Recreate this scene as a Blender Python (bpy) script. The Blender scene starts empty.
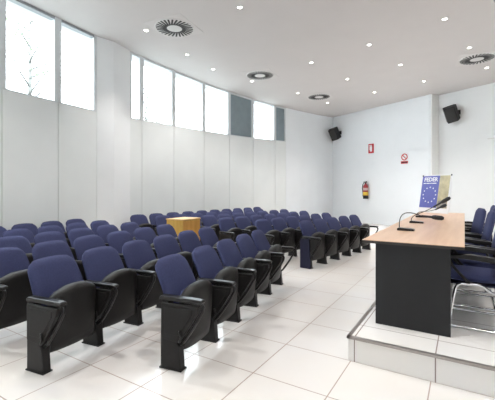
import bpy, math, random
from mathutils import Vector, Matrix
random.seed(7)
S = bpy.context.scene
C = S.collection
PI = math.pi

# ------------------------------------------------------------------ materials
def mat(name, col, rough=.5, metal=0, spec=.5, noise=0, nscale=20, emit=None, estr=0, bump=0, bscale=300, coat=0):
    m = bpy.data.materials.new(name); m.use_nodes = True
    nt = m.node_tree; b = nt.nodes['Principled BSDF']
    b.inputs['Base Color'].default_value = (*col, 1)
    b.inputs['Roughness'].default_value = rough
    b.inputs['Metallic'].default_value = metal
    b.inputs['Specular IOR Level'].default_value = spec
    b.inputs['Coat Weight'].default_value = coat
    tc = nt.nodes.new('ShaderNodeTexCoord')
    if noise:
        n = nt.nodes.new('ShaderNodeTexNoise'); n.inputs['Scale'].default_value = nscale; n.inputs['Detail'].default_value = 4
        r = nt.nodes.new('ShaderNodeMapRange')
        r.inputs['From Min'].default_value = .3; r.inputs['From Max'].default_value = .7
        r.inputs['To Min'].default_value = 1 - noise; r.inputs['To Max'].default_value = 1 + noise
        mx = nt.nodes.new('ShaderNodeVectorMath'); mx.operation = 'SCALE'; mx.inputs[0].default_value = col
        nt.links.new(tc.outputs['Object'], n.inputs['Vector'])
        nt.links.new(n.outputs['Fac'], r.inputs['Value']); nt.links.new(r.outputs['Result'], mx.inputs['Scale'])
        nt.links.new(mx.outputs[0], b.inputs['Base Color'])
    if bump:
        n = nt.nodes.new('ShaderNodeTexNoise'); n.inputs['Scale'].default_value = bscale
        bp = nt.nodes.new('ShaderNodeBump'); bp.inputs['Strength'].default_value = bump; bp.inputs['Distance'].default_value = .002
        nt.links.new(tc.outputs['Object'], n.inputs['Vector'])
        nt.links.new(n.outputs['Fac'], bp.inputs['Height']); nt.links.new(bp.outputs['Normal'], b.inputs['Normal'])
    if emit:
        b.inputs['Emission Color'].default_value = (*emit, 1); b.inputs['Emission Strength'].default_value = estr
    return m

def tile_mat(name, col, joint, rough, ox, oy, size=.6, w=.0045, vertical=False):
    """stone tiles on a fixed 0.6 m grid, with joints and a soft cloudy variation"""
    m = bpy.data.materials.new(name); m.use_nodes = True
    nt = m.node_tree; N = nt.nodes; L = nt.links; b = N['Principled BSDF']
    tc = N.new('ShaderNodeTexCoord'); sp = N.new('ShaderNodeSeparateXYZ'); L.new(tc.outputs['Object'], sp.inputs[0])
    def M(op, a, c=None, d=None):
        n = N.new('ShaderNodeMath'); n.operation = op
        for i, v in enumerate((a, c, d)):
            if v is None: continue
            if isinstance(v, (int, float)): n.inputs[i].default_value = v
            else: L.new(v, n.inputs[i])
        return n.outputs[0]
    def line(o, off):
        t = M('FRACT', M('DIVIDE', M('SUBTRACT', o, off), size))
        dd = M('MINIMUM', t, M('SUBTRACT', 1.0, t))
        return M('LESS_THAN', dd, w / size / 2 * 2)
    l = M('MAXIMUM', line(sp.outputs['X'], ox), line(sp.outputs['Y'], oy))
    if vertical:
        l = line(sp.outputs['X'], ox)
    n = N.new('ShaderNodeTexNoise'); n.inputs['Scale'].default_value = .8; n.inputs['Detail'].default_value = 5
    L.new(tc.outputs['Object'], n.inputs['Vector'])
    cr = N.new('ShaderNodeValToRGB'); cr.color_ramp.elements[0].position = .35; cr.color_ramp.elements[1].position = .65
    cr.color_ramp.elements[0].color = (col[0]*1.0, col[1]*.97, col[2]*.92, 1)
    cr.color_ramp.elements[1].color = (*col, 1)
    L.new(n.outputs['Fac'], cr.inputs['Fac'])
    mx = N.new('ShaderNodeMix'); mx.data_type = 'RGBA'
    L.new(l, mx.inputs['Factor']); L.new(cr.outputs['Color'], mx.inputs['A']); mx.inputs['B'].default_value = (*joint, 1)
    L.new(mx.outputs['Result'], b.inputs['Base Color'])
    rg = M('ADD', M('MULTIPLY', l, .5), rough); L.new(rg, b.inputs['Roughness'])
    return m

def wood(name, c1, c2, rough=.4, scale=(2, 18, 18)):
    m = bpy.data.materials.new(name); m.use_nodes = True
    nt = m.node_tree; N = nt.nodes; L = nt.links; b = N['Principled BSDF']
    tc = N.new('ShaderNodeTexCoord'); mp = N.new('ShaderNodeMapping'); mp.inputs['Scale'].default_value = scale
    n = N.new('ShaderNodeTexNoise'); n.inputs['Scale'].default_value = 1.6; n.inputs['Detail'].default_value = 6
    cr = N.new('ShaderNodeValToRGB'); cr.color_ramp.elements[0].position = .35; cr.color_ramp.elements[1].position = .68
    cr.color_ramp.elements[0].color = (*c1, 1); cr.color_ramp.elements[1].color = (*c2, 1)
    L.new(tc.outputs['Object'], mp.inputs[0]); L.new(mp.outputs[0], n.inputs['Vector'])
    L.new(n.outputs['Fac'], cr.inputs['Fac']); L.new(cr.outputs['Color'], b.inputs['Base Color'])
    b.inputs['Roughness'].default_value = rough
    return m

def glass_mat(name):
    m = bpy.data.materials.new(name); m.use_nodes = True
    nt = m.node_tree; N = nt.nodes; L = nt.links; N.remove(N['Principled BSDF'])
    tr = N.new('ShaderNodeBsdfTransparent'); tr.inputs[0].default_value = (.96, .99, 1, 1)
    gl = N.new('ShaderNodeBsdfGlossy'); gl.inputs['Roughness'].default_value = .02
    mx = N.new('ShaderNodeMixShader'); mx.inputs[0].default_value = .04
    L.new(tr.outputs[0], mx.inputs[1]); L.new(gl.outputs[0], mx.inputs[2])
    L.new(mx.outputs[0], N['Material Output'].inputs['Surface'])
    return m

M_floor = tile_mat('floor_tile', (.76, .74, .73), (.38, .30, .26), .2, -.815, 2.367)
M_dais = tile_mat('dais_tile', (.80, .785, .78), (.25, .2, .18), .25, -.185, 3.27)
M_wall = mat('wall_paint', (.88, .90, .91), .6, noise=.015, nscale=2)
M_farwall = mat('far_wall_paint', (.86, .89, .915), .6, noise=.012, nscale=2)
M_panel = mat('wall_panel', (.82, .85, .845), .45, noise=.02, nscale=1.5)
M_joint = mat('panel_joint', (.60, .62, .61), .6)
M_ceil = mat('ceiling_paint', (.66, .63, .62), .7, noise=.015, nscale=1.5)
M_white = mat('white_metal', (.82, .83, .84), .4)
M_frame = mat('window_frame_paint', (.72, .76, .78), .4)
M_rail = mat('grey_aluminium', (.33, .35, .37), .4, metal=.5)
M_shade = mat('grey_blue_screen', (.25, .31, .34), .7, noise=.05, nscale=4)
M_glass = glass_mat('window_glass')
M_blue = mat('blue_fabric', (.040, .047, .115), .85, noise=.10, nscale=60, bump=.25, bscale=500, spec=.3)
M_navy = mat('navy_fabric', (.010, .0105, .030), .8, noise=.1, nscale=60, bump=.2, bscale=500, spec=.3)
M_black = mat('black_plastic', (.011, .0105, .0105), .5, spec=.3, noise=.08, nscale=30, bump=.08, bscale=400)
M_gloss = mat('glossy_black', (.012, .0115, .012), .28, spec=.35)
M_foot = mat('charcoal_metal', (.012, .0115, .012), .45, spec=.28)
M_graphite = mat('graphite_board', (.016, .0165, .018), .5, spec=.3, noise=.05, nscale=8)
M_edge = mat('dark_edge', (.03, .025, .022), .5)
M_birch = wood('birch_top', (.66, .42, .27), (.74, .50, .34), .32, (12, .8, 8))
M_oak = wood('yellow_wood', (.50, .29, .055), (.62, .38, .10), .45, (9, 9, 1))
M_oak2 = wood('lid_wood', (.66, .42, .18), (.74, .5, .26), .45, (2, 9, 9))
M_chrome = mat('chrome', (.75, .76, .78), .12, metal=1)
M_trim = mat('brushed_trim', (.38, .35, .33), .4, metal=.8)
M_dark = mat('speaker_black', (.012, .013, .016), .6, noise=.1, nscale=40)
M_red = mat('signal_red', (.55, .02, .03), .4)
M_exred = mat('extinguisher_red', (.33, .03, .04), .3)
M_yellow = mat('yellow_label', (.75, .5, .05), .5)
M_paper = mat('white_print', (.85, .85, .86), .5)
M_eublue = mat('poster_blue', (.09, .10, .42), .4, noise=.04, nscale=6)
M_tan = mat('poster_tan', (.52, .45, .27), .4, noise=.2, nscale=9)
M_greyprint = mat('poster_grey', (.25, .22, .2), .4, noise=.3, nscale=22)
M_lamp = mat('lamp_glow', (1, 1, 1), .5, emit=(1, .95, .86), estr=9)
M_bark = mat('pale_bark', (.15, .15, .14), .9, noise=.2)
M_leaf = mat('pale_leaf', (.17, .21, .13), .8, noise=.2)
M_slot = mat('slot_dark', (.03, .03, .03), .7)
M_grille = mat('grille_white', (.70, .69, .68), .5)

# ------------------------------------------------------------------ mesh builder
class MB:
    def __init__(s): s.v = []; s.f = []; s.mi = []; s.sm = []
    def add(s, vs, fs, mi=0, smooth=False):
        o = len(s.v); s.v += [tuple(v) for v in vs]
        for f in fs: s.f.append(tuple(i + o for i in f)); s.mi.append(mi); s.sm.append(smooth)
        return s
    def box(s, a, b, mi=0, M=None):
        x0, y0, z0 = a; x1, y1, z1 = b
        vs = [Vector(p) for p in ((x0,y0,z0),(x1,y0,z0),(x1,y1,z0),(x0,y1,z0),(x0,y0,z1),(x1,y0,z1),(x1,y1,z1),(x0,y1,z1))]
        if M: vs = [M @ v for v in vs]
        return s.add(vs, [(0,3,2,1),(4,5,6,7),(0,1,5,4),(1,2,6,5),(2,3,7,6),(3,0,4,7)], mi)
    def prism(s, pts, y0, y1, mi=0, axis='y'):
        """pts: 2-D outline; axis y: pts are (x,z); axis z: pts are (x,y)"""
        n = len(pts)
        if axis == 'y': vs = [(p[0], y0, p[1]) for p in pts] + [(p[0], y1, p[1]) for p in pts]
        else: vs = [(p[0], p[1], y0) for p in pts] + [(p[0], p[1], y1) for p in pts]
        fs = [tuple(range(n)), tuple(range(2*n-1, n-1, -1))] + [(i, i+n, (i+1) % n + n, (i+1) % n) for i in range(n)]
        return s.add(vs, fs, mi)
    def rings(s, rs, mi=0, closed=False, caps=True, smooth=True):
        n = len(rs[0]); vs = [p for r in rs for p in r]; fs = []
        k = len(rs)
        for i in range(k if closed else k-1):
            a = i*n; b = ((i+1) % k)*n
            for j in range(n): fs.append((a+j, a+(j+1) % n, b+(j+1) % n, b+j))
        if caps and not closed: fs += [tuple(range(n-1, -1, -1)), tuple(range((k-1)*n, k*n))]
        return s.add(vs, fs, mi, smooth)
    def tube(s, pts, r, n=8, mi=0, closed=False):
        P = [Vector(p) for p in pts]; k = len(P); rs = []
        up = None
        for i, p in enumerate(P):
            if closed: t = (P[(i+1) % k] - P[i-1])
            else: t = (P[min(i+1, k-1)] - P[max(i-1, 0)])
            t.normalize()
            if up is None:
                up = Vector((0, 1, 0)) if abs(t.y) < .9 else Vector((0, 0, 1))
            a = (up - t*up.dot(t)).normalized(); b = t.cross(a); up = a
            rr = r[i] if isinstance(r, (list, tuple)) else r
            rs.append([p + a*rr*math.cos(q*2*PI/n) + b*rr*math.sin(q*2*PI/n) for q in range(n)])
        return s.rings(rs, mi, closed)
    def cyl(s, c, r, z0, z1, n=24, mi=0, smooth=True):
        if not isinstance(r, (list, tuple)): r = (r, r)
        rs = [[(c[0]+r[i]*math.cos(q*2*PI/n), c[1]+r[i]*math.sin(q*2*PI/n), z) for q in range(n)] for i, z in enumerate((z0, z1))]
        return s.rings(rs, mi, smooth=smooth)
    def lathe(s, c, prof, n=24, mi=0):
        return s.rings([[(c[0]+r*math.cos(q*2*PI/n), c[1]+r*math.sin(q*2*PI/n), c[2]+z) for q in range(n)] for r, z in prof], mi)
    def build(s, name, mats, parent=None, bevel=0, seg=2, loc=None, subsurf=0, rot=None):
        me = bpy.data.meshes.new(name); me.from_pydata(s.v, [], s.f)
        if not isinstance(mats, (list, tuple)): mats = [mats]
        for m in mats: me.materials.append(m)
        me.polygons.foreach_set('material_index', s.mi)
        me.polygons.foreach_set('use_smooth', s.sm); me.update()
        import bmesh
        bm = bmesh.new(); bm.from_mesh(me); bmesh.ops.recalc_face_normals(bm, faces=bm.faces); 
        if bevel:
            es = [e for e in bm.edges if len(e.link_faces) == 2 and e.calc_face_angle(0) > .5]
            bmesh.ops.bevel(bm, geom=es, offset=bevel, segments=seg, affect='EDGES', profile=.5, clamp_overlap=True)
        bm.to_mesh(me); bm.free()
        o = bpy.data.objects.new(name, me); C.objects.link(o)
        if parent: o.parent = parent
        if loc: o.location = loc
        if rot: o.rotation_euler = rot
        return o

def tag(o, label=None, cat=None, group=None, kind=None):
    if label: o['label'] = label
    if cat: o['category'] = cat
    if group: o['group'] = group
    if kind: o['kind'] = kind
    return o
def empty(name, loc=(0,0,0), rz=0, **k):
    o = bpy.data.objects.new(name, None); C.objects.link(o)
    o.location = loc; o.rotation_euler = (0, 0, rz); o.empty_display_size = .1
    return tag(o, **k)
def struct(o): o['kind'] = 'structure'; return o
def copy_tree(o, parent=None):
    c = o.copy(); C.objects.link(c); c.parent = parent
    for ch in [x for x in C.objects if x.parent == o]: copy_tree(ch, c)
    return c

# ------------------------------------------------------------------ room
H = 4.94
def WX(Y): return -7.22 + (.0125 if Y < 8 else .0247)*(Y-8)**2           # the bowed window wall
def sill(Y): return 3.21 + max(0, Y-4.89)*.0325
W2 = (-5.40, 16.53)                                 # corner window wall / far wall
outline = [(4.6, -2.2)] + [(4.6, 12.093), (-.83, 14.74), (-1.01, 14.39), W2] + \
          [(WX(y), y) for y in (15.2, 13.3, 11.5, 9.8, 8, 6.2, 4.6, 2.9, 1.0)] + [(WX(-2.2), -2.2)]
fl = MB(); fl.prism(outline, -.12, 0, axis='z'); struct(fl.build('floor', M_floor))
outline_c = [(x-.5, y) if x < -5.3 and y < 16.4 else (x, y) for x, y in outline]
outline_c = [(-5.75, 17.0) if p == W2 else (-.95, 14.9) if p == (-.83, 14.74) else (-1.2, 14.75) if p == (-1.01, 14.39) else p for p in outline_c]
ce = MB(); ce.prism(outline_c, H, H+.15, axis='z'); struct(ce.build('ceiling', M_ceil))

def seg_wall(mb, p, q, z0, z1, z0b=None, z1b=None, th=.15, mi=0, off=0):
    """upright slab from p to q, thickness outwards (to the left of p->q)"""
    a = Vector((*p, 0)); b = Vector((*q, 0)); d = (b-a).normalized(); n = Vector((-d.y, d.x, 0))
    z0b = z0 if z0b is None else z0b; z1b = z1 if z1b is None else z1b
    a2, b2 = a + n*off, b + n*off
    vs = []
    for (pt, lo, hi) in ((a2, z0, z1), (b2, z0b, z1b)):
        for k in (0, th):
            w = pt + n*k; vs += [(w.x, w.y, lo), (w.x, w.y, hi)]
    return mb.add(vs, [(0,1,3,2),(4,6,7,5),(0,4,5,1),(2,3,7,6),(1,5,7,3),(0,2,6,4)], mi)

# break points of the window wall (distance along Y)
bays = [-2.2, -.2, 1.2, 2.95, 4.02, 4.96]
bays2 = [5.93, 6.34, 7.56, 8.93, 10.23, 11.55, 12.86, 13.54]
def P(y): return (WX(y), y)
# lower panelling
lw = MB()
for a, b in list(zip(bays, bays[1:])) + list(zip(bays2, bays2[1:])):
    g = .008
    seg_wall(lw, P(a+g), P(b-g), 0, sill(a), None, sill(b))
    seg_wall(lw, P(a-.02), P(b+.02), 0, sill(a)-.01, None, sill(b)-.01, th=.1, off=.02, mi=1)
# blank full-height end of the wall and the blank strip by the column
full = [13.54, 14.4, 15.5, 16.53]
for a, b in zip(full, full[1:]):
    qa = P(a); qb = W2 if b == 16.53 else P(b)
    seg_wall(lw, qa, qb, 0, H, mi=2)
seg_wall(lw, P(4.96), P(5.93), 0, H, mi=0)
struct(lw.build('wall_left', [M_panel, M_joint, M_farwall]))
# shallow angled column between the two window groups
col = MB(); col.prism([P(4.97), (-7.03, 5.36), (WX(5.93)+.03, 5.92), (WX(5.93)-.1, 5.93), (WX(4.97)-.1, 4.97)], 0, H-.002, axis='z')
struct(col.build('trim_1', M_wall))
# far wall, in two planes with a step
fw = MB(); seg_wall(fw, (-1.01, 14.39), W2, 0, H, th=-.15)
# return face at the step
fw.box((-1.12, 14.40, 0), (-1.0, 14.86, H))
struct(fw.build('wall_back', M_farwall))
stp = MB(); stp.prism([(-1.01, 14.385), (-.80, 14.735), (-.86, 14.80), (-1.06, 14.42)], 0, H-.002, axis='z')
struct(stp.build('trim_2', mat('step_face_paint', (.86, .86, .84), .6)))
rw = MB(); seg_wall(rw, (4.6, 12.093), (-.83, 14.74), 0, H, th=-.15)
# the side of the room by the platform and the end behind the camera
ow = MB(); ow.box((4.6, -2.2, 0), (4.75, 11.9, H)); struct(ow.build('wall_front', M_wall))
ow = MB(); ow.box((-7.0, -2.35, 0), (4.75, -2.2, H)); struct(ow.build('wall_near', M_wall))
struct(rw.build('wall_right', mat('side_wall_paint', (.82, .83, .83), .6, noise=.012, nscale=2)))

# windows
wn = 0
def window(a, b, blind=False, headbox=False):
    global wn; wn += 1
    pa, pb = Vector((*P(a), 0)), Vector((*P(b), 0)); L = (pb-pa).length; ang = math.atan2(pb.y-pa.y, pb.x-pa.x)
    sa = sill(a); sb = sill(b)
    root = empty(f'window_{wn}', (pa.x, pa.y, 0), ang); root['kind'] = 'structure'
    m = MB(); w = .075; d0, d1 = .005, .12
    zz = lambda x: sa + (sb-sa)*x/L
    m.box((0, d0, sa), (w, d1, H-.002)); m.box((L-w, d0, sb), (L, d1, H-.002))
    m.add([(0,d0,sa),(L,d0,sb),(L,d1,sb),(0,d1,sa),(0,d0,sa+.03),(L,d0,sb+.03),(L,d1,sb+.03),(0,d1,sa+.03)],
          [(0,3,2,1),(4,5,6,7),(0,1,5,4),(1,2,6,5),(2,3,7,6),(3,0,4,7)])
    m.build('window_frame', M_frame, root)
    h = MB(); h.box((w, d0-.01, H-.06), (L-w, d1, H-.004)); h.build('head_rail', M_rail if headbox else M_frame, root)
    g = MB()
    g.add([(w,.07,sa+.02),(L-w,.07,sb+.02),(L-w,.07,H-.06),(w,.07,H-.06),(w,.076,sa+.02),(L-w,.076,sb+.02),(L-w,.076,H-.06),(w,.076,H-.06)],
          [(0,1,2,3),(7,6,5,4),(0,4,5,1),(1,5,6,2),(2,6,7,3),(3,7,4,0)])
    g.build('pane', M_glass, root)
    if blind:
        g = MB(); g.add([(w,.045,sa+.03),(L-w,.045,sb+.03),(L-w,.045,H-.05),(w,.045,H-.05),(w,.052,sa+.03),(L-w,.052,sb+.03),(L-w,.052,H-.05),(w,.052,H-.05)],
          [(0,1,2,3),(7,6,5,4),(0,4,5,1),(1,5,6,2),(2,6,7,3),(3,7,4,0)])
        g.build('roller_blind', M_shade, root)['label'] = 'closed grey blue roller blind'
for a, b in zip(bays, bays[1:]): window(a, b, headbox=True)
for i, (a, b) in enumerate(zip(bays2, bays2[1:])): window(a, b, blind=i in (4, 6))

# ------------------------------------------------------------------ dais
dz = .204
dm = MB(); dm.box((-.835, 2.967, 0), (4.2, 8.55, dz))
# coordinates are world so that the tile joints fall on the grid
d = dm.build('stage_platform', M_dais)
tag(d, 'low tiled platform the long table stands on', 'platform')
tm = MB(); tm.box((-.847, 2.955, dz-.018), (4.2, 2.99, dz+.004)); tm.box((-.847, 2.955, dz-.018), (-.815, 8.56, dz+.004))
tm.build('edge_trim', M_trim, d, bevel=.003)['label'] = 'brushed metal edge strip'

# ------------------------------------------------------------------ auditorium chair
def arc(cx, cz, r, a0, a1, n):
    return [(cx + r*math.cos(math.radians(a0+(a1-a0)*i/n)), cz + r*math.sin(math.radians(a0+(a1-a0)*i/n))) for i in range(n+1)]
def pillow(zs, cx, hw, ht, n=28, pw=3.2, hollow=0):
    """stack of super-ellipse rings; cx/hw/ht are functions of z in 0..1"""
    rs = []
    for t, z in zs:
        r = []
        for q in range(n):
            a = q*2*PI/n; ca, sa = math.cos(a), math.sin(a)
            y = math.copysign(abs(ca)**(2/pw), ca)*hw(t); x = math.copysign(abs(sa)**(2/2.4), sa)*ht(t)
            x += hollow*(1 - (y/max(hw(t), 1e-4))**2)*-1
            r.append((cx(t)+x, y, z))
        rs.append(r)
    return rs
def support_parts(y, root, inner_open=False, end_panel=False):
    s = -1 if y < 0 else 1
    p = MB()
    p.prism([(-.17, 0), (.02, 0), (.005, .19), (-.045, .27), (-.09, .34), (-.09, .545), (-.165, .545), (-.17, .25)], y-.036, y+.036)
    ped = p.build('pedestal', M_foot, root, bevel=.007)
    q = MB(); q.box((-.18, y-.042, 0), (.03, y+.042, .012)); q.build('foot_plate', M_black, ped, bevel=.003)
    a = MB()
    a.prism([(-.185, .545), (.175, .545), (.205, .552), (.212, .566), (.20, .578), (.15, .583), (-.17, .583), (-.19, .57)], y-.032, y+.032)
    arm = a.build('armrest', M_gloss, root, bevel=.008)
    l = MB(); l.tube([(.15, y, .558), (.19, y, .548), (.205, y, .525), (.20, y, .49), (.15, y, .40), (.09, y, .31), (.03, y, .23), (-.02, y, .19)], .014, 8)
    l.build('arm_loop', M_gloss, root)
    if not inner_open:
        t = MB()
        t.prism([(-.155, .25), (-.04, .235), (.0, .23), (.045, .275), (.175, .475), (.185, .535), (-.155, .535)], y-.046, y-.014)
        t.prism([(-.12, .29), (-.01, .285), (.02, .30), (.13, .46), (.135, .51), (-.12, .51)], y-.051, y-.044)
        tb = t.build('folded_tablet', M_black, root, bevel=.005)
        h = MB(); h.tube([(.02, y-.055, .24), (.035, y-.055, .285), (.02, y-.055, .33)], .008, 6); h.build('latch', M_gloss, tb)
    if end_panel:
        e = MB(); e.prism([(-.19, .0), (.03, .0), (.02, .30), (.0, .54), (-.19, .54)], y-.072, y-.053)
        e.build('end_panel', M_navy, root, bevel=.006)['label'] = 'navy upholstered end panel'

def backrest(root):
    z0, z1 = .35, .820
    zs = [(i/16, z0+(z1-z0)*i/16) for i in range(17)]
    def cx(t): return -.098 - .20*t + .02*math.sin(t*PI)
    def hw(t):
        w = .243 + .012*math.sin(t*PI*.9) - .020*t
        if t < .5: w -= .026*(1-t/.5)
        if t > .82: w *= 1 - .26*((t-.82)/.18)**3
        if t < .06: w *= .96
        return w
    def ht(t):
        h = .040
        if t > .9: h *= math.sqrt(max(.02, 1-((t-.9)/.1)**2*.93))
        if t < .08: h *= .7+.3*t/.08
        return h
    rs = pillow(zs, cx, hw, ht, hollow=.012)
    # crown the top: raise the middle
    for k, r in enumerate(rs):
        t = k/16
        rs[k] = [(x, y, z + .026*t*(1-(y/.23)**2) - (.0)) for x, y, z in r]
    m = MB(); m.rings(rs); b = m.build('backrest', M_blue, root)
    # plastic shell behind the cushion
    zs2 = [(i/8, .33+(.74-.33)*i/8) for i in range(9)]
    rs = pillow(zs2, lambda t: -.115-.155*t-.012, lambda t: .205-.03*t, lambda t: .026)
    s = MB(); s.rings(rs); s.build('back_shell', M_black, root)
    return b
def seat(root):
    # folded-up seat: black underside to the front, blue cushion to the back
    prof = [(-.005, .125), (.02, .135), (.038, .21), (.052, .32), (.060, .43), (.062, .53), (.060, .585)] + \
           [(.008+.052*math.cos(a), .598+.046*math.sin(a)) for a in (.3, .8, 1.3, 1.8, 2.4, 2.9)] + [(-.044, .56), (-.046, .45), (-.05, .30), (-.045, .16)]
    ys = [-.216, -.213, -.195, -.16, -.08, 0, .08, .16, .195, .213, .216]
    rs = []
    for y in ys:
        e = abs(y)/.216
        r = []
        for x, z in prof:
            xx = -.042 + (x+.03)*(1 - .32*e**6)
            zt = z - (.07*e**3)*max(0, (z-.42)/.22) if z > .42 else z
            xx += .018*(1-e*e) if x > 0 else 0
            r.append((xx, y, zt))
        rs.append(r)
    m = MB(); m.rings(rs); st = m.build('seat', M_black, root)
    # upholstered pad on the hidden side
    zs = [(i/8, .22+(.60-.22)*i/8) for i in range(9)]
    r2 = pillow(zs, lambda t: -.060+.004*t, lambda t: .185 if 0 < t < 1 else .17, lambda t: .018 if 0 < t < 1 else .01)
    p = MB(); p.rings(r2); p.build('seat_pad', M_blue, st)['label'] = 'blue seat pad on folded seat'
    return st
def make_chair(first=False, last=False, end_panel=False):
    root = empty('auditorium_chair')
    backrest(root); seat(root)
    support_parts(-.27, root, end_panel=end_panel)
    if last: support_parts(.27, root, inner_open=True)
    return root
proto = {}
def chair(key, **k):
    if key not in proto:
        proto[key] = make_chair(**k); return proto[key]
    return copy_tree(proto[key])

SP = .54
near = [(-2.47, .34, 9.5, 5), (-3.36, .36, 8.2, 6), (-4.24, .25, 8.3, 6), (-5.10, .14, 8.6, 5), (-5.90, .03, 9, 4), (-6.64, -.07, 9.2, 4)]
far = [(-2.45, .12, 9.5, 5), (-3.30, -.12, 8.8, 6), (-4.16, -.28, 8.3, 7), (-5.00, -.45, 7.6, 8), (-5.76, -.62, 7, 8), (-6.45, -.72, 6.2, 10)]
rows = ['front', 'second', 'third', 'fourth', 'fifth', 'rearmost']
ordn = ['first', 'second', 'third', 'fourth', 'fifth', 'sixth', 'seventh', 'eighth', 'ninth', 'tenth']
AX = 5.55
for sg, block, bname in ((-1, near, 'near'), (1, far, 'far')):
    for k, (n, u0, th, cnt) in enumerate(block):
        t = math.radians(th)
        for i in range(cnt):
            u = u0 + SP*(i+.5)
            X = n*math.cos(t) + u*math.sin(t); Y = AX + sg*(-n*math.sin(t) + u*math.cos(t))
            # the open armrest closes the end of the row that lies away from the camera
            last = (i == 0) if sg < 0 else (i == cnt-1)
            endp = sg > 0 and i == 0 and k == 0
            c = chair(('last' if last else 'panel' if endp else 'mid'), last=last, end_panel=endp)
            if sg < 0 and k == 0 and i == 4: Y -= .04      # the end seat stands slightly apart
            c.location = (X, Y, 0); c.rotation_euler = (0, 0, -sg*t)
            tag(c, f'blue folding theatre seat, {rows[k]} row of the {bname} seating block, {ordn[i]} from the aisle',
                'chair', f'folding seats of the {bname} block')

# ------------------------------------------------------------------ wooden lectern box in the aisle
bx = empty('wooden_cabinet', (-4.72, 5.12, 0), 0, label='plain yellow wooden box cabinet standing in the aisle between seat rows', cat='cabinet')
m = MB(); m.box((-.11, -.26, .03), (.30, .24, .875)); bo = m.build('body', M_oak, bx, bevel=.004)
m = MB(); m.box((-.12, -.268, .875), (.312, .248, .895)); m.build('top', M_oak2, bx, bevel=.004)
m = MB(); m.box((-.09, -.23, 0), (.27, .21, .03)); m.build('plinth', M_edge, bx)
m = MB(); m.box((.30, -.245, .06), (.308, .225, .85)); dr = m.build('door', wood('orange_wood', (.50, .24, .045), (.62, .33, .08), .45, (9, 9, 1)), bx, bevel=.002)  # door coloured more orange than the body
m = MB(); m.tube([(.308, .17, .52), (.33, .17, .52), (.33, .17, .60), (.308, .17, .60)], .005, 6); m.build('handle', M_chrome, dr)

# ------------------------------------------------------------------ long table
tb = empty('conference_table', (-.41, 5.8, dz), 0, label='long table with pale birch top and black side panels on the platform', cat='table')
m = MB(); m.box((-.405, -2.44, .767), (.412, 2.44, .772)); m.build('tabletop', M_birch, tb)
m = MB(); m.box((-.405, -2.44, .742), (.412, 2.44, .767)); m.build('table_edging', M_edge, tb)['label'] = 'dark edge band under the birch surface'
for y in (-2.415, 2.385):
    m = MB(); m.box((-.292, y, 0), (.312, y+.03, .742)); m.build('side_panel', M_graphite, tb, bevel=.002)
for y0, y1 in ((-2.384, -.001), (.001, 2.384)):
    m = MB(); m.box((-.26, y0, .12), (-.24, y1, .742)); m.build('modesty_panel', M_graphite, tb)

# ------------------------------------------------------------------ gooseneck microphones
tz = dz+.772
def bez(P4, n=14):
    a, b, c, d = [Vector(p) for p in P4]
    return [a*(1-t)**3 + b*3*t*(1-t)**2 + c*3*t*t*(1-t) + d*t**3 for t in [i/n for i in range(n+1)]]
def mic(x, y, apex, h0, h1, label, skew=0):
    r = empty('gooseneck_microphone', (x, y, tz), 0, label=label, cat='microphone', group='gooseneck microphones on the table')
    m = MB(); m.prism([(-.09, 0), (.09, 0), (.085, .022), (-.07, .032), (-.088, .026)], -.045, .045); ba = m.build('base', M_gloss, r, bevel=.004)
    m = MB(); m.cyl((.05, 0), .012, .020, .030, 12); m.build('button', M_rail, ba)
    L = lambda p: Vector(p) - Vector((x, y, tz))
    p0 = Vector((-.07, 0, .028)); a = L(apex); e = L(h0); tip = L(h1)
    dirn = (tip-e).normalized()
    m = MB(); m.tube(bez((p0, p0+Vector((0, 0, .10)), a, e)), .0055, 8); m.build('gooseneck', M_gloss, r)
    ln = (tip-e).length
    m = MB(); m.tube([e-dirn*.01, e+dirn*.01, e+dirn*ln*.45, e+dirn*ln*.5, e+dirn*ln*.62, e+dirn*ln*.9, tip], [.008, .012, .014, .022, .027, .027, .014], 14)
    m.build('microphone_head', M_dark, r)
mic(-.57, 4.36, (-.66, 4.48, 1.24), (-.43, 4.58, 1.135), (-.20, 4.60, 1.115), 'gooseneck microphone nearest the camera, its head bent down level')
mic(-.57, 5.42, (-.55, 5.60, 1.08), (-.38, 5.71, 1.195), (-.17, 5.70, 1.335), 'middle gooseneck microphone, its head raised highest of the three')
mic(-.62, 6.60, (-.60, 6.75, 1.04), (-.43, 6.91, 1.10), (-.26, 6.90, 1.19), 'farthest gooseneck microphone, in front of the blue poster')

# ------------------------------------------------------------------ poster on the table end
bl = Vector((-.83, 8.14, tz+.006)); hd = Vector((.80, -.60, 0)).normalized(); nrm = Vector((-.60, -.80, 0)).normalized()
PW, PH = .70, .77; lean = math.radians(10)
upv = (Vector((0, 0, 1))*math.cos(lean) - nrm*math.sin(lean)).normalized(); out = hd.cross(upv).normalized()
mt = Matrix(((hd.x, upv.x, out.x, bl.x), (hd.y, upv.y, out.y, bl.y), (hd.z, upv.z, out.z, bl.z), (0, 0, 0, 1)))
po = empty('poster_board', label='poster with FEDER heading and star ring on blue, standing at table end', cat='poster')
po.matrix_world = mt
m = MB(); m.box((0, 0, -.012), (PW, PH, 0)); m.build('board', M_paper, po)
m = MB(); m.box((.012, .10, 0), (.425, PH-.012, .002)); bp = m.build('blue_print', M_eublue, po); bp['label'] = 'blue printed field'
m = MB(); m.box((.425, .10, 0), (PW-.045, PH-.012, .0021)); tp = m.build('tan_print', M_tan, po); tp['label'] = 'tan printed field'
m = MB(); m.box((.44, .11, .002), (PW-.055, .25, .003)); m.build('photo_print', M_greyprint, tp)['label'] = 'grey brown photograph print'
st = MB()
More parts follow.
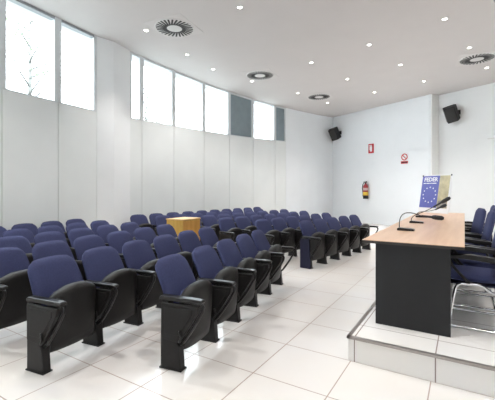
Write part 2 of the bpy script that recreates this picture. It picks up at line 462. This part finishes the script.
for k in range(12):
    a = k*PI/6; cx, cy = .225+.15*math.cos(a), .365+.155*math.sin(a)
    pts = [(cx+(.020 if q % 2 == 0 else .009)*math.sin(q*PI/5), cy+(.020 if q % 2 == 0 else .009)*math.cos(q*PI/5)) for q in range(10)]
    st.prism(pts, .0022, .0034, axis='z')
st.build('star_ring', M_paper, bp)['label'] = 'ring of white stars'
def text(s, size, loc, m, parent, name, rot=None, bold=.0):
    cu = bpy.data.curves.new(name, 'FONT'); cu.body = s; cu.size = size; cu.align_x = 'CENTER'; cu.extrude = .0008; cu.offset = bold
    tmp = bpy.data.objects.new(name, cu); C.objects.link(tmp)
    dg = bpy.context.evaluated_depsgraph_get(); me = bpy.data.meshes.new_from_object(tmp.evaluated_get(dg))
    bpy.data.objects.remove(tmp); o = bpy.data.objects.new(name, me); me.materials.clear(); me.materials.append(m)
    C.objects.link(o); o.parent = parent; o.location = loc
    if rot: o.rotation_euler = rot
    return o
text('FEDER', .115, (.22, .645, .003), M_paper, bp, 'heading', bold=.003)['label'] = 'white FEDER heading'
m = MB()
for x0, x1 in ((.05, .11), (.12, .20), (.21, .25), (.26, .36)): m.box((x0, .595, .002), (x1, .612, .003))
m.build('subheading', M_paper, bp)['label'] = 'line of small white print'
m = MB(); m.tube([(.15, .55, -.014), (.17, .02, -.20)], .008, 8); m.tube([(.45, .55, -.014), (.43, .02, -.20)], .008, 8); m.build('strut', M_rail, po)
m = MB()
for x, y in ((.02, PH-.015), (PW-.02, PH-.015)): m.box((x-.012, y-.008, .0), (x+.012, y+.022, .010))
m.build('clip', M_dark, po)['label'] = 'black corner clips'

# ------------------------------------------------------------------ armchairs behind the table
def make_armchair():
    r = empty('conference_chair')
    # local: +x is the way the sitter faces; turned round below
    zs = [(i/14, .47+(.975-.47)*i/14) for i in range(15)]
    def hw(t): return (.215+.015*math.sin(t*PI))*(1-.30*max(0, (t-.78)/.22)**2.4)
    def ht(t): return .035*(1 if t < .9 else math.sqrt(max(.03, 1-((t-.9)/.1)**2*.95)))
    rs = pillow(zs, lambda t: -.20-.10*t, hw, ht, hollow=.012)
    m = MB(); m.rings(rs); m.build('backrest', M_blue, r)
    rs = []
    for x, h, w in ((-.24, .012, .19), (-.22, .035, .215), (-.1, .045, .225), (.05, .048, .228), (.18, .046, .225), (.235, .034, .21), (.25, .012, .18)):
        ring = []
        for q in range(24):
            a = q*2*PI/24; ca, sa = math.cos(a), math.sin(a)
            ring.append((x, math.copysign(abs(ca)**.6, ca)*w, .445+math.copysign(abs(sa)**.8, sa)*h - .0*x))
        rs.append(ring)
    m = MB(); m.rings(rs); m.build('seat', M_blue, r)
    m = MB(); m.box((-.23, -.20, .375), (.22, .20, .40)); m.box((-.26, -.2, .375), (-.22, .2, .56)); m.build('seat_shell', M_navy, r, bevel=.01)
    for s in (-1, 1):
        y = s*.262
        m = MB()
        pts = [(.23, y, .012), (.17, y, .35), (.155, y, .385), (.12, y, .402), (.0, y, .402), (-.04, y, .39), (-.10, y, .345), (-.19, y, .335), (-.22, y, .30), (-.26, y, .05), (-.25, y, .014), (-.2, y, .012)]
        m.tube(pts + [(.0, y, .012)], .014, 10, closed=True)
        f = m.build('sled_frame', M_chrome, r)
        m = MB(); m.prism([(-.27, .62), (-.2, .645), (.05, .665), (.24, .655), (.27, .64), (.24, .63), (.05, .622), (-.2, .600)], y-.036, y+.036)
        m.build('armrest', M_gloss, r, bevel=.006)
        m = MB(); m.tube([(.22, y, .635), (.20, y, .56), (.12, y, .47), (.06, y, .405)], .013, 8); m.build('arm_support', M_black, r)
        m = MB(); m.tube([(-.2, y, .62), (-.22, y, .5), (-.24, y*.9, .40)], .013, 8); m.build('arm_support', M_black, r)
    m = MB(); m.tube([(.08, -.262, .39), (.08, .262, .39)], .011, 8); m.tube([(-.16, -.262, .338), (-.16, .262, .338)], .011, 8); m.tube([(-.22, -.262, .012), (-.22, .262, .012)], .011, 8)
    m.build('cross_bar', M_chrome, r)
    return r
ac = make_armchair()
for i, (x, y) in enumerate(((.10, 3.93), (.05, 4.60), (-.01, 5.27), (-.09, 5.92), (.10, 6.63), (.12, 7.30))):
    c = ac if i == 0 else copy_tree(ac)
    c.location = (x, y, dz); c.rotation_euler = (0, 0, PI + (0, 0, .06, .2, 0, 0)[i])
    nm = ['nearest', 'second', 'third', 'fourth', 'fifth', 'farthest'][i]
    tag(c, f'blue armchair with black arms and chrome sled frame behind the table, {nm} ' + ('of the line' if i in (0, 5) else 'from the camera'), 'chair', 'armchairs behind the table')

# ------------------------------------------------------------------ wall fittings
wd = (Vector((-1.01, 14.39, 0))-Vector((-5.40, 16.53, 0))).normalized()   # along far wall, towards the right
wn_ = Vector((wd.y, -wd.x, 0))                                             # into the room
wang = math.atan2(wd.y, wd.x)
def on_wall(name, x, y, z, label, cat, **k):
    """local: x along the wall to the right, -y into the room"""
    return empty(name, (x, y, z), wang, label=label, cat=cat, **k)
def proj(x, y, A=(-5.40, 16.53)):
    p = Vector((x, y, 0))-Vector((*A, 0)); q = Vector((*A, 0)) + wd*p.dot(wd); return q.x, q.y
wx, wy = proj(-3.40, 15.56)
s = on_wall('fire_sign', wx, wy, 3.22, 'small upright red sign high on the far wall above the extinguisher', 'sign')
m = MB(); m.box((-.14, -.012, -.20), (.14, -.001, .20)); m.build('sign_plate', M_red, s, bevel=.003)
m = MB(); m.box((-.06, -.015, -.13), (.055, -.011, .09)); m.box((-.03, -.015, .09), (.03, -.011, .13)); m.box((-.10, -.015, .12), (.05, -.011, .145))
m.box((-.10, -.015, -.05), (-.082, -.011, .13)); m.build('pictogram', M_paper, s)
wx, wy = proj(-1.99, 14.87)
s = on_wall('prohibition_sign', wx, wy, 2.67, 'white sign with red crossed circle over a red text bar on the far wall', 'sign')
m = MB(); m.box((-.17, -.010, -.22), (.17, -.001, .22)); m.build('sign_plate', M_paper, s, bevel=.003)
rg = MB()
def ring_xz(mb, cx, cz, r0, r1, y0, y1, n=32):
    rs = []
    for q in range(n):
        a = q*2*PI/n; rs.append([(cx+r*math.cos(a), y, cz+r*math.sin(a)) for r, y in ((r0, y0), (r1, y0), (r1, y1), (r0, y1))])
    mb.rings(rs, closed=True, smooth=False)
ring_xz(rg, 0, .06, .098, .135, -.014, -.010)
Mx = Matrix.Translation((0, 0, .06)) @ Matrix.Rotation(math.radians(45), 4, 'Y'); rg.box((-.10, -.0145, -.016), (.10, -.0105, .016), M=Mx)
rg.build('red_ring', M_red, s)
m = MB(); m.box((-.15, -.014, -.20), (.15, -.010, -.10)); bar = m.build('text_bar', M_red, s)
m = MB()
for x0, x1 in ((-.12, -.07), (-.05, .02), (.04, .12)): m.box((x0, -.016, -.175), (x1, -.0138, -.125))
m.build('lettering', M_dark, bar)
# extinguisher
wx, wy = proj(-3.57, 15.64)
e = on_wall('fire_extinguisher', wx, wy, 1.06, 'red fire extinguisher with yellow label band hung on the far wall', 'fire extinguisher')
cy = -.125
m = MB(); m.lathe((0, cy, 0), [(.095, .0), (.105, .01), (.108, .05), (.108, .50), (.10, .56), (.07, .61), (.035, .635), (.03, .66)], 24); bd = m.build('cylinder', M_exred, e)
m = MB(); m.lathe((0, cy, 0), [(.1095, .0), (.112, .02), (.112, .13), (.1095, .14)], 24); m.build('base_ring', M_dark, bd)
m = MB(); m.lathe((0, cy, 0), [(.109, .15), (.1105, .151), (.1105, .29), (.109, .291)], 24); m.build('yellow_label', M_yellow, bd)
m = MB(); m.lathe((0, cy, 0), [(.109, .36), (.1105, .361), (.1105, .47), (.109, .471)], 24); m.build('white_label', mat('pale_label', (.6, .45, .45), .5), bd)
m = MB(); m.cyl((0, cy), .03, .655, .70, 16); m.box((-.11, cy-.015, .70), (.06, cy+.015, .72)); m.box((-.10, cy-.012, .745), (.05, cy+.012, .76)); m.box((.03, cy-.012, .70), (.05, cy+.012, .76))
m.build('valve', M_dark, e)
m = MB(); m.tube([(-.03, cy, .68), (-.10, cy, .69), (-.16, cy, .60), (-.175, cy, .45), (-.15, cy, .30), (-.12, cy-.02, .2), (-.115, cy-.02, .10)], [.018]*5+[.02, .028], 8); m.build('hose', M_dark, e)
m = MB(); m.box((-.04, -.03, .50), (.04, -.001, .62)); m.build('bracket', M_rail, e)
# loudspeakers
def loudspeaker(x, y, z, label, A, yaw):
    px, py = proj(x, y, A)
    r = empty('wall_loudspeaker', (px, py, z), wang, label=label, cat='loudspeaker', group='loudspeakers on the far wall')
    br = MB(); br.tube([(0.10, -.002, .08), (.10, -.10, .10), (.02, -.22, .04)], .02, 8); br.box((.04, -.02, .0), (.16, -.001, .16)); br.build('bracket', M_dark, r)
    b = MB(); b.prism([(-.16, -.17), (.16, -.17), (.22, .14), (.15, .20), (-.15, .20), (-.22, .14)][::-1], -.27, .27, axis='z')
    Mr = Matrix.Translation((0, -.31, 0)) @ Matrix.Rotation(math.radians(yaw), 4, 'Z') @ Matrix.Rotation(math.radians(24), 4, 'X') @ Matrix.Rotation(math.radians(-14), 4, 'Y')
    b.v = [tuple(Mr @ Vector(v)) for v in b.v]
    cab = b.build('cabinet', M_dark, r, bevel=.02)
    g = MB(); g.box((-.14, -.18, -.24), (.14, -.165, .24)); g.v = [tuple(Mr @ Vector(v)) for v in g.v]; g.build('grille', M_slot, cab, bevel=.01)
loudspeaker(-5.05, 16.36, 4.06, 'left black loudspeaker, high near the corner with the window wall', (-5.40, 16.53), 25)
loudspeaker(-.26, 14.46, 4.10, 'right black loudspeaker, high on the set-back wall right of the step', (-.83, 14.74), 25)
# emergency lamp
px, py = proj(.76, 13.95, (-.83, 14.74))
r = empty('emergency_lamp', (px+.05, py, 3.16), wang, label='small white rectangular lamp on the wall at the right picture edge', cat='lamp')
m = MB(); m.box((-.17, -.12, -.02), (.17, -.001, .08)); m.build('housing', M_white, r, bevel=.01)
m = MB(); m.box((-.15, -.11, -.045), (.15, -.012, -.021)); m.build('diffuser', M_grille, r, bevel=.006)

# ------------------------------------------------------------------ ceiling fittings
def make_vent():
    r = empty('ceiling_vent')
    m = MB(); m.box((-.46, -.46, -.008), (.46, .46, -.001)); m.build('mounting_plate', mat('vent_plate', (.68, .65, .64), .6), r, bevel=.002)
    m = MB(); m.lathe((0, 0, -.008), [(.42, 0), (.41, -.008), (.39, -.012), (.17, -.014), (.155, -.018), (.02, -.02), (.001, -.02)], 48); m.build('swirl_disc', M_grille, r)
    sl = MB()
    for k in range(28):
        a = k*2*PI/28; Mt = Matrix.Rotation(a, 4, 'Z') @ Matrix.Translation((.28, 0, -.022)) @ Matrix.Rotation(math.radians(14), 4, 'Z')
        sl.box((-.125, -.019, -.004), (.115, .019, .004), M=Mt)
    sl.build('slots', M_slot, r)['label'] = 'dark radial air slots'
    return r
v0 = make_vent()
for i, (x, y, lb) in enumerate([(-5.31, 5.58, 'round slotted air vent largest in view, ceiling upper left'), (-5.29, 9.25, 'round slotted air vent above the middle of the window wall'),
                        (-4.63, 12.55, 'smallest round slotted air vent, near the far room corner'), (.28, 11.14, 'round slotted air vent at the right picture edge')]):
    v = v0 if i == 0 else copy_tree(v0)
    v.location = (x, y, H); v.rotation_euler = (0, 0, math.radians(8)); tag(v, lb, 'air vent', 'round ceiling air vents')
def make_light():
    r = empty('ceiling_downlight')
    m = MB(); rs = []
    for q in range(24):
        a = q*2*PI/24; rs.append([(rr*math.cos(a), rr*math.sin(a), z) for rr, z in ((.042, -.002), (.062, -.002), (.062, -.008), (.042, -.012))])
    m.rings(rs, closed=True); m.build('trim_ring', M_white, r)
    m = MB(); m.cyl((0, 0), .042, -.009, -.003, 20); m.build('lamp_lens', M_lamp, r)
    return r
LT = [(-5.92, 5.34, 'downlight just left of the largest air vent'), (-3.65, 5.61, 'downlight at the top edge of the photo, left of centre'),
 (-6.09, 6.86, 'downlight below the largest air vent, over the narrow window'), (-6.18, 8.08, 'downlight above the second wide window right of the column'),
 (-5.8, 9.63, 'downlight just left below the middle air vent'), (-3.57, 9.08, 'downlight right of and above the middle air vent'),
 (-1.95, 8.7, 'downlight in the upper middle of the ceiling, over the far seats'), (-.34, 8.2, 'downlight near the top edge of the photo, over the table'),
 (.1, 10.17, 'downlight just above the rightmost air vent'), (-3.14, 11.04, 'downlight between the corner air vent and the upper middle downlight'),
 (-1.52, 10.55, 'downlight at mid ceiling, up and left of the wall step'), (-5.11, 11.69, 'downlight left of and above the corner air vent'),
 (-4.67, 13.62, 'downlight nearest the far room corner'), (-2.73, 13.02, 'downlight right of the corner air vent, near the far wall'),
 (-1.11, 12.54, 'downlight closest to the top of the wall step'), (.54, 12.1, 'downlight below the rightmost air vent'),
 (-4.2, 2.6, 'fill downlight added out of view above the nearest left seats'), (-1.2, 2.3, 'fill downlight added out of view above the nearest aisle'), (1.8, 3.6, 'fill downlight added out of view above the near platform end'),  # from here on: unseen downlights, added to fill the near end with light
 (2.2, 7.2, 'fill downlight added out of view above the platform behind the table'), (.6, -.6, 'fill downlight added out of view behind the camera'), (-5.6, 1.2, 'fill downlight added out of view by the nearest windows')]
l0 = make_light()
for i, (x, y, lb) in enumerate(LT):
    l = l0 if i == 0 else copy_tree(l0)
    l.location = (x, y, H); tag(l, 'round recessed ceiling ' + lb, 'downlight', 'recessed ceiling downlights')
    ld = bpy.data.lights.new('downlight_beam', 'SPOT'); ld.energy = 128 if y > 5 else 165; ld.color = (1, .96, .92); ld.spot_size = math.radians(95 if y > 5 else 120); ld.spot_blend = .8; ld.shadow_soft_size = .06
    lo = bpy.data.objects.new('downlight_beam', ld); C.objects.link(lo); lo.location = (x, y, H-.03)

# ------------------------------------------------------------------ trees outside
def tree(x, y, h, seed, label):
    rn = random.Random(seed); r = empty('garden_tree', (x, y, 0), 0, label=label, cat='tree')
    m = MB(); m.tube([(0, 0, 0), (.1, 0, h*.35), (.0, .1, h*.7), (.05, .1, h)], [.12, .10, .06, .02], 8)
    tips = []
    for k in range(16):
        z = h*(.42+.035*k); a = rn.random()*6.28; L = h*.22*(1.2-k/18)
        p = Vector((.05, .05, z)); q = p + Vector((math.cos(a)*L*.5, math.sin(a)*L*.5, L*.35)); t = p + Vector((math.cos(a)*L, math.sin(a)*L, L*.5))
        m.tube([p, q, t], [.035, .02, .006], 6); tips += [q, (q+t)/2, t]
    m.build('trunk', M_bark, r)
    f = MB()
    for t in tips:
        for k in range(16):
            c = t + Vector((rn.gauss(0, .22), rn.gauss(0, .22), rn.gauss(0, .2))); s = .05
            a = Vector((rn.gauss(0, 1), rn.gauss(0, 1), rn.gauss(0, 1))).normalized()*s; b = a.orthogonal().normalized()*s*.5
            f.add([c-a, c+b, c+a, c-b], [(0, 1, 2, 3)])
    tag(f.build('foliage', M_leaf, r), kind='stuff')
tree(-11.5, 5.6, 7.0, 3, 'slim bare-branched tree outside the left windows')
tree(-13.0, 11.6, 6.6, 5, 'leafy tree outside the window right of the column')
gr = MB(); gr.box((-40, -30, -.3), (40, 50, -.13)); struct(gr.build('outdoor_ground', mat('paving', (.16, .16, .15), .9)))

# ------------------------------------------------------------------ world, sun-less bright sky
w = bpy.data.worlds.new('sky'); S.world = w; w.use_nodes = True
bg = w.node_tree.nodes['Background']; bg.inputs[0].default_value = (.90, .96, 1, 1); bg.inputs[1].default_value = 7.5

# ------------------------------------------------------------------ camera
cam = bpy.data.cameras.new('camera'); co = bpy.data.objects.new('camera', cam); C.objects.link(co)
cam.sensor_width = 36; cam.lens = 350/495*36; cam.shift_y = (190-200)/495*-1*-1
co.location = (0, 0, 1.44); co.rotation_euler = (PI/2, 0, math.atan(217/350)); cam.clip_end = 200
S.camera = co
S.view_settings.view_transform = 'Standard'; S.view_settings.look = 'None'; S.view_settings.gamma = 1; S.view_settings.use_curve_mapping = False
S.view_settings.exposure = 0.70
